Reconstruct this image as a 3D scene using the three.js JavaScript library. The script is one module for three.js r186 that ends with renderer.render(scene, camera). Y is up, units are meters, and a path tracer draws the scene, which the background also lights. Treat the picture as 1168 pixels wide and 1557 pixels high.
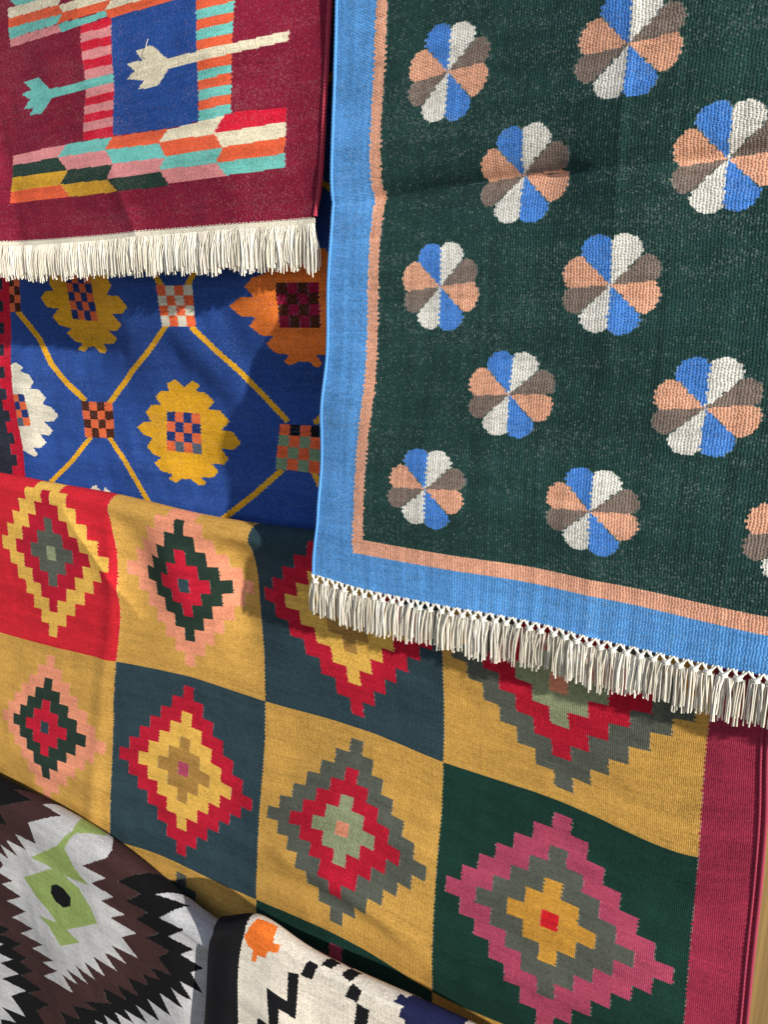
import * as THREE from 'three';

// ---------------------------------------------------------------- camera, sky, sun, exposure
const FOCAL = 1170, PW = 1168, PH = 1557;                         // the photograph's size and focal length in pixels
const PITCH = THREE.MathUtils.degToRad(14.3), WALL = THREE.MathUtils.degToRad(32);
const EYE = new THREE.Vector3(0, 1.45, 0);
const scene = new THREE.Scene();
const camera = new THREE.PerspectiveCamera(2 * Math.atan(PH / 2 / FOCAL) * 180 / Math.PI, PW / PH, 0.02, 60);
camera.position.copy(EYE); camera.rotation.x = -PITCH; camera.updateMatrixWorld();
scene.add(camera);

const renderer = new THREE.WebGLRenderer({ antialias: true });
renderer.toneMapping = THREE.LinearToneMapping;
renderer.toneMappingExposure = 1.28;
renderer.shadowMap.enabled = true;

// the display's own axes: EX runs along it (to the right, towards the viewer), N points out of it
const EX = new THREE.Vector3(Math.cos(WALL), 0, Math.sin(WALL)), EY = new THREE.Vector3(0, 1, 0), N = new THREE.Vector3(-Math.sin(WALL), 0, Math.cos(WALL));
const at = (x, y, d) => EYE.clone().addScaledVector(EX, x).addScaledVector(EY, y).addScaledVector(N, -d);   // x along, y up, d behind the eye's plane

const SUN = new THREE.Vector3().addScaledVector(EX, 2.45).addScaledVector(EY, 0.85).addScaledVector(N, 1.0).normalize();
const sun = new THREE.DirectionalLight(new THREE.Color(1, 0.945, 0.86), 5);
const middle = at(-0.5, -0.2, 0.7);
sun.position.copy(middle).addScaledVector(SUN, 6); sun.target.position.copy(middle);
sun.castShadow = true; sun.shadow.radius = 2.2; sun.shadow.mapSize.set(2048, 2048);
Object.assign(sun.shadow.camera, { left: -2, right: 2, top: 2, bottom: -2, near: 0.5, far: 14 });
scene.add(sun, sun.target);

{ // clear sky with a little haze: air only
  const w = 256, h = 128, d = new Float32Array(w * h * 4);
  for (let y = 0; y < h; y++) for (let x = 0; x < w; x++) {
    const e = Math.max(0, (y + 0.5) / h - 0.5) * 2, k = Math.pow(1 - e, 3), i = (y * w + x) * 4;   // row 0 is the nadir
    d[i] = 0.42 + 0.48 * k; d[i + 1] = 0.56 + 0.40 * k; d[i + 2] = 0.86 + 0.16 * k; d[i + 3] = 1;
  }
  const t = new THREE.DataTexture(d, w, h, THREE.RGBAFormat, THREE.FloatType);
  t.mapping = THREE.EquirectangularReflectionMapping; t.magFilter = THREE.LinearFilter; t.needsUpdate = true;
  scene.background = t; scene.environment = t; scene.backgroundIntensity = 0.5; scene.environmentIntensity = 0.5;
}

// ---------------------------------------------------------------- small tools
let seed = 7;
const rnd = () => { seed = (seed + 0x6D2B79F5) | 0; let t = Math.imul(seed ^ seed >>> 15, 1 | seed); t = t + Math.imul(t ^ t >>> 7, 61 | t) ^ t; return ((t ^ t >>> 14) >>> 0) / 4294967296; };
const hash = (x, y, s = 0) => { let h = Math.imul(x | 0, 374761393) ^ Math.imul(y | 0, 668265263) ^ Math.imul(s | 0, 2147483587); h = Math.imul(h ^ h >>> 13, 1274126177); return ((h ^ h >>> 16) >>> 0) / 4294967296; };
const noise = (x, y, s = 0) => {
  const i = Math.floor(x), j = Math.floor(y), a = x - i, b = y - j, u = a * a * (3 - 2 * a), v = b * b * (3 - 2 * b);
  return (hash(i, j, s) * (1 - u) + hash(i + 1, j, s) * u) * (1 - v) + (hash(i, j + 1, s) * (1 - u) + hash(i + 1, j + 1, s) * u) * v;
};
const smooth = (a, b, x) => { const t = Math.min(1, Math.max(0, (x - a) / (b - a))); return t * t * (3 - 2 * t); };
const used = {};
const numbered = (name) => { const n = used[name] = (used[name] ?? -1) + 1; return n ? `${name}_${String(n).padStart(3, '0')}` : name; };
const shade = (o) => { o.castShadow = o.receiveShadow = true; return o; };
function thing(name, label, category, position, group) {
  const o = new THREE.Group(); o.name = numbered(name); o.position.copy(position); o.userData = { label, category };
  if (group) o.userData.group = group;
  scene.add(o); return o;
}
function part(name, geometry, material, parent, label) {
  const m = shade(new THREE.Mesh(geometry, material)); m.name = name; if (label) m.userData.label = label;
  parent.add(m); return m;
}
// a photograph pixel on the upright plane at distance d
const planeOf = (px, py, d) => {
  const a = (px - PW / 2) / FOCAL, b = (PH / 2 - py) / FOCAL, c = Math.cos(PITCH), s = Math.sin(PITCH);
  const r = new THREE.Vector3(a, b * c - s, -b * s - c), t = -d / r.dot(N);
  return [r.dot(EX) * t, r.y * t];
};
const merge = (list) => {   // [positions, normals, indices] triples into one geometry
  const p = [], n = [], ix = [];
  for (const g of list) { const o = p.length / 3; for (const v of g.p) p.push(v); for (const v of g.n) n.push(v); for (const v of g.i) ix.push(v + o); }
  const b = new THREE.BufferGeometry();
  b.setAttribute('position', new THREE.Float32BufferAttribute(p, 3)); b.setAttribute('normal', new THREE.Float32BufferAttribute(n, 3)); b.setIndex(ix);
  return b;
};
function tube(points, radius, sides = 5) {   // radius may be a function of 0..1
  const p = [], n = [], ix = [], m = points.length, T = new THREE.Vector3(), A = new THREE.Vector3(), B = new THREE.Vector3();
  for (let i = 0; i < m; i++) {
    T.subVectors(points[Math.min(m - 1, i + 1)], points[Math.max(0, i - 1)]).normalize();
    A.copy(Math.abs(T.y) > 0.8 ? EX : EY).cross(T).normalize(); B.crossVectors(T, A);
    const r = typeof radius === 'function' ? radius(i / (m - 1), i) : radius;
    for (let k = 0; k < sides; k++) {
      const a = k / sides * Math.PI * 2, c = Math.cos(a), s = Math.sin(a), x = A.x * c + B.x * s, y = A.y * c + B.y * s, z = A.z * c + B.z * s;
      p.push(points[i].x + x * r, points[i].y + y * r, points[i].z + z * r); n.push(x, y, z);
    }
  }
  for (let i = 0; i < m - 1; i++) for (let k = 0; k < sides; k++) { const a = i * sides + k, b = i * sides + (k + 1) % sides; ix.push(a, b, a + sides, b, b + sides, a + sides); }
  const cap = (row, dir) => { const o = p.length / 3, c = points[row]; p.push(c.x, c.y, c.z); n.push(dir.x, dir.y, dir.z); for (let k = 0; k < sides; k++) { const a = row * sides + k, b = row * sides + (k + 1) % sides; dir.s > 0 ? ix.push(o, a, b) : ix.push(o, b, a); } };
  const d0 = new THREE.Vector3().subVectors(points[0], points[1]).normalize(), d1 = new THREE.Vector3().subVectors(points[m - 1], points[m - 2]).normalize();
  d0.s = -1; d1.s = 1; cap(0, d0); cap(m - 1, d1);
  return { p, n, i: ix };
}

// thin plate spline through scattered control points [u, v, x, y]
function warp(ctrl) {
  const n = ctrl.length, m = n + 3, U = (r2) => r2 > 1e-12 ? r2 * Math.log(r2) : 0;
  const A = Array.from({ length: m }, () => new Float64Array(m + 2));
  for (let i = 0; i < n; i++) {
    for (let j = 0; j < n; j++) A[i][j] = U((ctrl[i][0] - ctrl[j][0]) ** 2 + (ctrl[i][1] - ctrl[j][1]) ** 2);
    A[i][i] += 0.0006;
    A[i][n] = A[n][i] = 1; A[i][n + 1] = A[n + 1][i] = ctrl[i][0]; A[i][n + 2] = A[n + 2][i] = ctrl[i][1];
    A[i][m] = ctrl[i][2] - ctrl[i][0]; A[i][m + 1] = ctrl[i][3] - ctrl[i][1];
  }
  for (let c = 0; c < m; c++) {
    let q = c; for (let r = c + 1; r < m; r++) if (Math.abs(A[r][c]) > Math.abs(A[q][c])) q = r;
    [A[c], A[q]] = [A[q], A[c]];
    for (let r = 0; r < m; r++) if (r !== c && A[r][c]) { const k = A[r][c] / A[c][c]; for (let j = c; j < m + 2; j++) A[r][j] -= k * A[c][j]; }
  }
  const wx = A.map((r, i) => r[m] / r[i]), wy = A.map((r, i) => r[m + 1] / r[i]);
  return (u, v) => {
    let x = u + wx[n] + wx[n + 1] * u + wx[n + 2] * v, y = v + wy[n] + wy[n + 1] * u + wy[n + 2] * v;
    for (let i = 0; i < n; i++) { const k = U((u - ctrl[i][0]) ** 2 + (v - ctrl[i][1]) ** 2); x += wx[i] * k; y += wy[i] * k; }
    return [x, y];
  };
}

// relief of the weave: staggered weft beads over upright ribs
const RIB = 0.0026, WEFT = 0.0012, TILE_RIBS = 48, TILE_WEFTS = 104;
const weave = (() => {
  const w = 576, h = 832, d = new Uint8Array(w * h * 4), f = w / TILE_RIBS, g = h / TILE_WEFTS;
  for (let y = 0; y < h; y++) for (let x = 0; x < w; x++) {
    const row = Math.floor(y / g), fy = y / g - row, sx = x / f + (noise(x * 0.02, row * 0.4, 3) - 0.5) * 0.5 + (noise(x * 0.1, row * 0.9, 4) - 0.5) * 0.25, rib = Math.floor(sx), fx = sx - rib;
    const over = (rib + row) & 1, bead = Math.sin(Math.PI * fx) * Math.sqrt(Math.sin(Math.PI * Math.min(1, Math.max(0, fy))));
    let v = 0.22 + (over ? 0.62 : 0.34) * bead + 0.16 * (hash(rib % TILE_RIBS, row, 5) - 0.5) + 0.10 * (hash(x, y, 9) - 0.5);
    const i = (y * w + x) * 4; d[i] = d[i + 1] = d[i + 2] = Math.max(0, Math.min(255, v * 255)); d[i + 3] = 255;
  }
  const t = new THREE.DataTexture(d, w, h); t.wrapS = t.wrapT = THREE.RepeatWrapping; t.magFilter = THREE.LinearFilter; t.needsUpdate = true;
  return t;
})();

// ---------------------------------------------------------------- a hanging rug
// o: plane distance d, tab (the distance the control numbers were read at), u0 u1 v0 v1 in tab units, ctrl [u, v, px, py] and anchors [u, v, x, y],
// fold: roll back over a rail of that radius (metres) at v1, drop: length hanging behind, relief(u, v) in metres, palette, paint(R)
function makeRug(o) {
  const k = o.d / o.tab, ctrl = [];
  const depth = (u, v) => o.d - (o.relief ? o.relief(u, v) * (1 - Math.exp(-Math.max(0, (o.v1 - v) * k) / (o.calm ?? 0.03))) : 0);   // distance of the rucked cloth, u and v in tab units
  for (const [u, v, px, py] of o.ctrl) { const [x, y] = planeOf(px, py, depth(u, v)); ctrl.push([u * k, v * k, x, y]); }
  for (const [u, v, x, y] of o.anchors ?? []) ctrl.push([u * k, v * k, (x ?? u) * k, (y ?? v) * k]);
  const W = ctrl.length >= 3 ? warp(ctrl) : (u, v) => [u, v];
  const u0 = o.u0 * k, u1 = o.u1 * k, v0 = o.v0 * k, vt = o.v1 * k, fold = o.fold, v1 = vt + Math.PI * fold + o.drop, relief = o.relief ?? (() => 0);
  const inverse = (px, py) => {
    let [u, v] = planeOf(px, py, o.d);
    for (let i = 0; i < 10; i++) { const [X, Y] = planeOf(px, py, depth(u / k, v / k)), [x, y] = W(u, v); u += (X - x) * 0.9; v += (Y - y) * 0.9; }
    return [u, v];
  };
  const P = (u, v, out) => {
    if (v <= vt) { const [x, y] = W(u, v), h = relief(u / k, v / k) * (1 - Math.exp(-(vt - v) / (o.calm ?? 0.03))); return out.copy(EYE).addScaledVector(EX, x).addScaledVector(EY, y).addScaledVector(N, h - o.d); }
    const [x, y] = W(u, vt), s = v - vt, a = Math.min(Math.PI, s / fold);
    return out.copy(EYE).addScaledVector(EX, x).addScaledVector(EY, y + fold * Math.sin(a) - Math.max(0, s - Math.PI * fold)).addScaledVector(N, -o.d - fold * (1 - Math.cos(a)));
  };
  // the pattern as a chart of weave cells: colour number and part number
  const rib = o.rib ?? RIB, weft = o.weft ?? WEFT, cw = rib / 2, ch = weft, RW = Math.ceil((u1 - u0) / cw), RH = Math.ceil((v1 - v0) / ch), colour = new Uint8Array(RW * RH), owner = new Uint16Array(RW * RH);
  const parts = [null];
  const R = {
    inverse, k,
    part(name, parent = 0, label) { parts.push({ name, parent, label, quads: [] }); return parts.length - 1; },
    uv(poly, c, id) {   // polygon in rug coordinates
      const q = poly.map(([u, v]) => [(u - u0) / cw, (v - v0) / ch]); let lo = 1e9, hi = -1e9;
      for (const [, y] of q) { lo = Math.min(lo, y); hi = Math.max(hi, y); }
      for (let j = Math.max(0, Math.floor(lo)); j <= Math.min(RH - 1, Math.ceil(hi)); j++) {
        const xs = [], y = j + 0.5;
        for (let i = 0; i < q.length; i++) { const a = q[i], b = q[(i + 1) % q.length]; if ((a[1] <= y) !== (b[1] <= y)) xs.push(a[0] + (y - a[1]) / (b[1] - a[1]) * (b[0] - a[0])); }
        xs.sort((a, b) => a - b);
        for (let i = 0; i + 1 < xs.length; i += 2) {
          const jit = ((j >> 1) & 1 ? 0.55 : -0.55) + (hash(j >> 1, 1, 3) - 0.5) * 0.9, e0 = xs[i] + jit, e1 = xs[i + 1] + jit;   // the weft turns back a warp early or late
          for (let x = Math.max(0, Math.ceil(e0 - 0.52)); x <= Math.min(RW - 1, Math.floor(e1 - 0.48)); x++) { colour[j * RW + x] = c; if (id) owner[j * RW + x] = id; }
        }
      }
    },
    px(poly, c, id, grow = 0) {   // polygon in photograph pixels
      const q = [];
      if (grow) { const mx = poly.reduce((a, p) => a + p[0], 0) / poly.length, my = poly.reduce((a, p) => a + p[1], 0) / poly.length; poly = poly.map(([x, y]) => [x + grow * Math.sign(x - mx), y + grow * Math.sign(y - my)]); }
      for (let i = 0; i < poly.length; i++) { const a = poly[i], b = poly[(i + 1) % poly.length], n = Math.max(1, Math.ceil(Math.hypot(b[0] - a[0], b[1] - a[1]) / 40)); for (let j = 0; j < n; j++) q.push(inverse(a[0] + (b[0] - a[0]) * j / n, a[1] + (b[1] - a[1]) * j / n)); }
      R.uv(q, c, id);
    },
    line(points, width, c, id) {   // band of even width along pixels
      const l = [], r = [];
      points.forEach((p, i) => { const a = points[Math.max(0, i - 1)], b = points[Math.min(points.length - 1, i + 1)], t = [b[0] - a[0], b[1] - a[1]], m = Math.hypot(...t); l.push([p[0] - t[1] / m * width / 2, p[1] + t[0] / m * width / 2]); r.unshift([p[0] + t[1] / m * width / 2, p[1] - t[0] / m * width / 2]); });
      R.px([...l, ...r], c, id);
    },
    fill(c, id) { colour.fill(c); owner.fill(id); },
  };
  o.paint(R);

  // yarn colours: dye lots, heather, warp at colour joins; pale flecks paint in sun sparkle
  const TW = Math.min(2048, RW * 3), TH = Math.min(2048, RH * 2), data = new Uint8Array(TW * TH * 4), pal = o.palette.map((c) => { const q = new THREE.Color(c); return [q.r, q.g, q.b]; });
  const sparkleFlecks = o.sparkleFlecks ?? 0, S = o.seed, toByte = new Uint8Array(4097); for (let i = 0; i <= 4096; i++) { const l = i / 4096; toByte[i] = Math.round(255 * (l <= 0.0031308 ? 12.92 * l : 1.055 * l ** (1 / 2.4) - 0.055)); }
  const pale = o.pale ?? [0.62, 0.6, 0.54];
  for (let y = 0; y < TH; y++) {
    const j = Math.min(RH - 1, Math.floor(y / TH * RH)), vm = j * ch, row = 1 + (hash(j, 1, S) - 0.5) * 0.13 + (noise(vm * 35, 4, S + 9) - 0.5) * 0.16;   // picks and dye lots
    for (let x = 0; x < TW; x++) {
      const i = Math.min(RW - 1, Math.floor(x / TW * RW)), c = colour[j * RW + i], base = pal[c], um = i * cw;
      const n = row + (noise(um * 60, vm * 260, S) - 0.5) * 0.16 + (noise(um * 9, vm * 60, S + 1) - 0.5) * 0.20 + (hash(i >> 1, j, S + 2) - 0.5) * 0.36 + (hash(x, y, S + 3) - 0.5) * 0.22;
      const streak2 = 1 + (noise(um * 330, vm * 7, S + 12) - 0.5) * (o.streak ?? 0.08);   // warp stripes
      let f = 0;
      if (sparkleFlecks) { const streak = noise(um * 28, vm * 110, S + 4) * 0.6 + noise(um * 9, vm * 18, S + 6) * 0.5; f = hash(i, j, S + 5) < sparkleFlecks * (0.25 + smooth(0.35, 0.95, streak)) ? 0.06 + 0.18 * hash(j, i, S + 7) ** 2 : 0; }  // sparkle of sunlit weave, painted into the colour as pale flecks
      if (i > 0 && colour[j * RW + i - 1] !== c && hash(i >> 2, j >> 2, S + 8) < 0.5) f = Math.max(f, 0.22);   // warp showing where two colours meet
      const q = (y * TW + x) * 4;
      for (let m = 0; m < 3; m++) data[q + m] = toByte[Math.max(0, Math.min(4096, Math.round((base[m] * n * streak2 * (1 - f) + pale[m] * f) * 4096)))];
      data[q + 3] = 255;
    }
  }
  const map = new THREE.DataTexture(data, TW, TH); map.colorSpace = THREE.SRGBColorSpace; map.magFilter = THREE.LinearFilter; map.minFilter = THREE.LinearFilter; map.needsUpdate = true;
  const bump = weave.clone(); bump.repeat.set((u1 - u0) / (rib * TILE_RIBS), (v1 - v0) / (weft * TILE_WEFTS)); bump.needsUpdate = true;
  const cloth = new THREE.MeshPhysicalMaterial({ map, bumpMap: bump, bumpScale: o.bump ?? 0.0006, roughness: 0.95, specularIntensity: 0.25, side: THREE.DoubleSide });

  // the cloth, cut into its woven parts
  const g = o.grid ?? 0.0028, nu = Math.ceil((u1 - u0) / g), nv = Math.ceil((v1 - v0) / g), pos = new Float32Array((nu + 1) * (nv + 1) * 3), nor = new Float32Array(pos.length);
  const a = new THREE.Vector3(), b = new THREE.Vector3(), c = new THREE.Vector3();
  for (let j = 0; j <= nv; j++) for (let i = 0; i <= nu; i++) { P(u0 + (u1 - u0) * i / nu, v0 + (v1 - v0) * j / nv, a).toArray(pos, (j * (nu + 1) + i) * 3); }
  const get = (i, j, v) => v.fromArray(pos, (Math.min(nv, Math.max(0, j)) * (nu + 1) + Math.min(nu, Math.max(0, i))) * 3);
  for (let j = 0; j <= nv; j++) for (let i = 0; i <= nu; i++) { get(i + 1, j, a).sub(get(i - 1, j, b)); get(i, j + 1, b).sub(get(i, j - 1, c)); a.cross(b).normalize().toArray(nor, (j * (nu + 1) + i) * 3); }
  const base = P((u0 + u1) / 2, v0, new THREE.Vector3()), root = thing(o.name, o.label, o.category ?? 'rug', base);
  for (let j = 0; j < nv; j++) for (let i = 0; i < nu; i++) { const id = owner[Math.min(RH - 1, Math.floor((j + 0.5) / nv * RH)) * RW + Math.min(RW - 1, Math.floor((i + 0.5) / nu * RW))]; parts[id].quads.push(j * (nu + 1) + i); }
  for (let id = 1; id < parts.length; id++) {
    const q = parts[id]; if (!q.quads.length && !parts.some((x) => x && x.parent === id && x.quads.length)) continue;
    const seen = new Map(), p = [], n = [], t = [], ix = [];
    const vtx = (m) => { let r = seen.get(m); if (r === undefined) { r = seen.size; seen.set(m, r); p.push(pos[m * 3] - base.x, pos[m * 3 + 1] - base.y, pos[m * 3 + 2] - base.z); n.push(nor[m * 3], nor[m * 3 + 1], nor[m * 3 + 2]); t.push((m % (nu + 1)) / nu, Math.floor(m / (nu + 1)) / nv); } return r; };
    for (const m of q.quads) { const A = vtx(m), B = vtx(m + 1), C = vtx(m + nu + 2), D = vtx(m + nu + 1); ix.push(A, B, C, A, C, D); }
    if (!q.quads.length) { q.node = new THREE.Group(); q.node.name = q.name; if (q.label) q.node.userData.label = q.label; (q.parent ? parts[q.parent].node : root).add(q.node); continue; }
    const G = new THREE.BufferGeometry(); G.setAttribute('position', new THREE.Float32BufferAttribute(p, 3)); G.setAttribute('normal', new THREE.Float32BufferAttribute(n, 3)); G.setAttribute('uv', new THREE.Float32BufferAttribute(t, 2)); G.setIndex(ix);
    q.node = part(q.name, G, cloth, q.parent ? parts[q.parent].node : root, q.label);
  }
  { // the back of the cloth and its edges
    const th = o.thick ?? 0.0035, p = [], n = [], ix = [], st = 4, mu = Math.floor(nu / st), mv = Math.floor(nv / st), put = (i, j, e, nx) => { get(i, j, a); b.fromArray(nor, (j * (nu + 1) + i) * 3); a.addScaledVector(b, -e).sub(base); p.push(a.x, a.y, a.z); if (nx) n.push(nx.x, nx.y, nx.z); else n.push(-b.x, -b.y, -b.z); return p.length / 3 - 1; };
    const ids = []; for (let j = 0; j <= mv; j++) for (let i = 0; i <= mu; i++) ids.push(put(Math.round(i / mu * nu), Math.round(j / mv * nv), th));
    for (let j = 0; j < mv; j++) for (let i = 0; i < mu; i++) { const A = j * (mu + 1) + i; ix.push(ids[A], ids[A + mu + 2], ids[A + 1], ids[A], ids[A + mu + 1], ids[A + mu + 2]); }
    const wall = (list, out) => { for (let m = 0; m + 1 < list.length; m++) { const [i, j] = list[m], [q, r] = list[m + 1], A = put(i, j, 0, out), B = put(q, r, 0, out), C = put(q, r, th, out), D = put(i, j, th, out); ix.push(A, C, B, A, D, C); } };
    const span = (m, f) => Array.from({ length: m + 1 }, (_, i) => f(i));
    wall(span(nu, (i) => [nu - i, 0]), new THREE.Vector3(0, -1, 0)); wall(span(nu, (i) => [i, nv]), new THREE.Vector3(0, -1, 0)); wall(span(nv, (j) => [0, j]), EX.clone().negate()); wall(span(nv, (j) => [nu, nv - j]), EX);
    const G = new THREE.BufferGeometry(); G.setAttribute('position', new THREE.Float32BufferAttribute(p, 3)); G.setAttribute('normal', new THREE.Float32BufferAttribute(n, 3)); G.setIndex(ix);
    part('underside', G, new THREE.MeshStandardMaterial({ color: o.back, roughness: 1, side: THREE.DoubleSide }), root);
  }
  const edge = (uf, va, vb, step = 0.0008) => { const m = Math.ceil(Math.abs(vb - va) / step), r = []; for (let i = 0; i <= m; i++) r.push(P(uf, va + (vb - va) * i / m, new THREE.Vector3())); return r; };
  return { root, base, P, u0, u1, v0, vt, v1, k, cloth, edge };
}
const rel = (points, base) => points.map((p) => p.clone().sub(base));
const M = (color, more = {}) => new THREE.MeshStandardMaterial({ color, roughness: 0.95, side: THREE.DoubleSide, ...more });
// an overcast selvedge: a cord whose wrapped yarn swells every few millimetres
function cord(rug, uf, va, vb, radius, material, name = 'selvedge_cord', lift = 0, turns = 0.0034) {
  const pts = rel(rug.edge(uf, va, vb), rug.base); if (lift) for (const p of pts) p.addScaledVector(N, lift);
  const step = pts[0].distanceTo(pts[1]);
  return part(name, merge([tube(pts, (_, i) => radius * (0.90 + 0.13 * Math.sin(i * step / turns * Math.PI * 2) + 0.10 * (noise(i * 0.13, 3, 2) - 0.5)), 8)]), material, rug.root);
}
// strands and fringes
const COTTON = ['#d9d3c0', '#cdc7b7', '#e4dfd0', '#c4bdac', '#ded6c6'].map((c) => M(c, { roughness: 0.9 }));
function strand(from, dir, len, bend, radius, n = 8) {   // hangs from a point: starts along dir, then falls; frayed tip
  const pts = []; let p = from.clone(); const d = dir.clone(), st = len / n;
  for (let i = 0; i <= n; i++) { pts.push(p.clone()); const t = i / n; d.copy(dir).multiplyScalar(1 - smooth(0, 0.7, t)).addScaledVector(EY, -0.35 - smooth(0, 0.6, t)).addScaledVector(EX, bend[0] * Math.sin(t * 3.4 + bend[2])).addScaledVector(N, bend[1] * (0.6 - t)).normalize(); p.addScaledVector(d, st); }
  return tube(pts, (t) => radius * (0.9 + 0.1 * Math.sin(t * 40 + bend[2] * 9)) * (t > 0.86 ? 1 + (t - 0.86) * 2.4 : 1), 5);
}

// ---------------------------------------------------------------- the setting: ground and the board behind the display
const BOARD = 0.84, GROUND = -EYE.y;
{
  const g = part('ground', new THREE.PlaneGeometry(24, 24), M('#8d8375', { roughness: 1 }), scene); g.rotation.x = -Math.PI / 2; g.userData.kind = 'structure';
}
function plankTexture() {
  const w = 512, h = 512, d = new Uint8Array(w * h * 4);
  for (let y = 0; y < h; y++) for (let x = 0; x < w; x++) {
    const ring = Math.sin((x * 0.06 + noise(x * 0.012, y * 0.004, 31) * 14 + noise(x * 0.2, y * 0.006, 32) * 1.4) * 2), fine = hash(x, y >> 4, 33), n = 0.86 + ring * 0.055 + (fine - 0.5) * 0.10 + (noise(x * 0.03, y * 0.02, 34) - 0.5) * 0.16, i = (y * w + x) * 4;
    d[i] = 196 * n; d[i + 1] = 160 * n; d[i + 2] = 98 * n; d[i + 3] = 255;
  }
  const t = new THREE.DataTexture(d, w, h); t.colorSpace = THREE.SRGBColorSpace; t.wrapS = t.wrapT = THREE.RepeatWrapping; t.magFilter = THREE.LinearFilter; t.needsUpdate = true; return t;
}
const WOOD = new THREE.MeshStandardMaterial({ map: plankTexture(), roughness: 0.72, side: THREE.DoubleSide });
const TURN = -WALL;
{
  const o = thing('wooden_board', 'pale wooden board wall standing behind the hanging rugs', 'board', at(-0.75, GROUND, BOARD));
  o.rotation.y = TURN;
  const g = new THREE.BoxGeometry(0.297, 2.15, 0.02);
  for (let i = 0; i < 9; i++) { const m = part('plank', g, WOOD, o); m.position.set(-1.2 + i * 0.3, 1.075, -0.012); }
  const b = new THREE.BoxGeometry(2.7, 0.06, 0.03);
  for (const y of [0.25, 1.8]) part('batten', b, WOOD, o).position.set(0, y, -0.038);
}
function rail(x0, x1, y, d, r, label, posts) {
  const o = thing('hanging_rail', label, 'rail', at((x0 + x1) / 2, posts ? GROUND : y, d)); o.rotation.y = TURN;
  const L = x1 - x0, rod = part('rod', new THREE.CylinderGeometry(r, r, L, 16), WOOD, o); rod.rotation.z = Math.PI / 2;
  if (posts) {
    rod.position.y = y - GROUND; const h = y - GROUND - r * 0.6;
    for (const s of [-1, 1]) part('post', new THREE.CylinderGeometry(r, r, h, 12), WOOD, o).position.set(s * (L / 2 - 0.03), h / 2, 0);
    return;
  }
  const back = BOARD - d, arm = new THREE.BoxGeometry(0.02, 0.026, back - r * 0.5);
  for (const s of [-1, 1]) { const m = part('bracket', arm, WOOD, o); m.position.set(s * (L / 2 - 0.02), 0, -(back + r * 0.5) / 2 + 0.0005); }
}

const zoom = (x0, y0, s) => (list) => list.map(([x, y]) => [x0 + x / s, y0 + y / s]);
// ---------------------------------------------------------------- 1. green rug with pinwheel flowers
const line2 = (u, v, ax, ay, bx, by) => { const dx = bx - ax, dy = by - ay, L = Math.hypot(dx, dy); return [((u - ax) * dy - (v - ay) * dx) / L, ((u - ax) * dx + (v - ay) * dy) / L / L]; };
const gauss = (x, w) => Math.exp(-x * x / (w * w));
const ruck = (u, v, s) => (noise(u * 5 + 3, v * 4 + 7, s) - 0.5) * 0.014 + (noise(u * 13, v * 9, s + 1) - 0.5) * 0.0035 + (noise(u * 34 + v * 9, v * 24 - u * 6, s + 2) - 0.5) * 0.0013;
const FLOWERS = [[-0.42, 0.242], [-0.228, 0.242], [-0.325, 0.136], [-0.129, 0.136], [-0.42, 0.03], [-0.228, 0.03], [-0.033, 0.03], [-0.325, -0.083], [-0.129, -0.083], [-0.42, -0.198], [-0.228, -0.198], [-0.033, -0.198], [-0.033, 0.242], [-0.325, 0.348], [-0.129, 0.348], [0.066, -0.083], [0.066, 0.136], [0.066, 0.348]];
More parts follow.
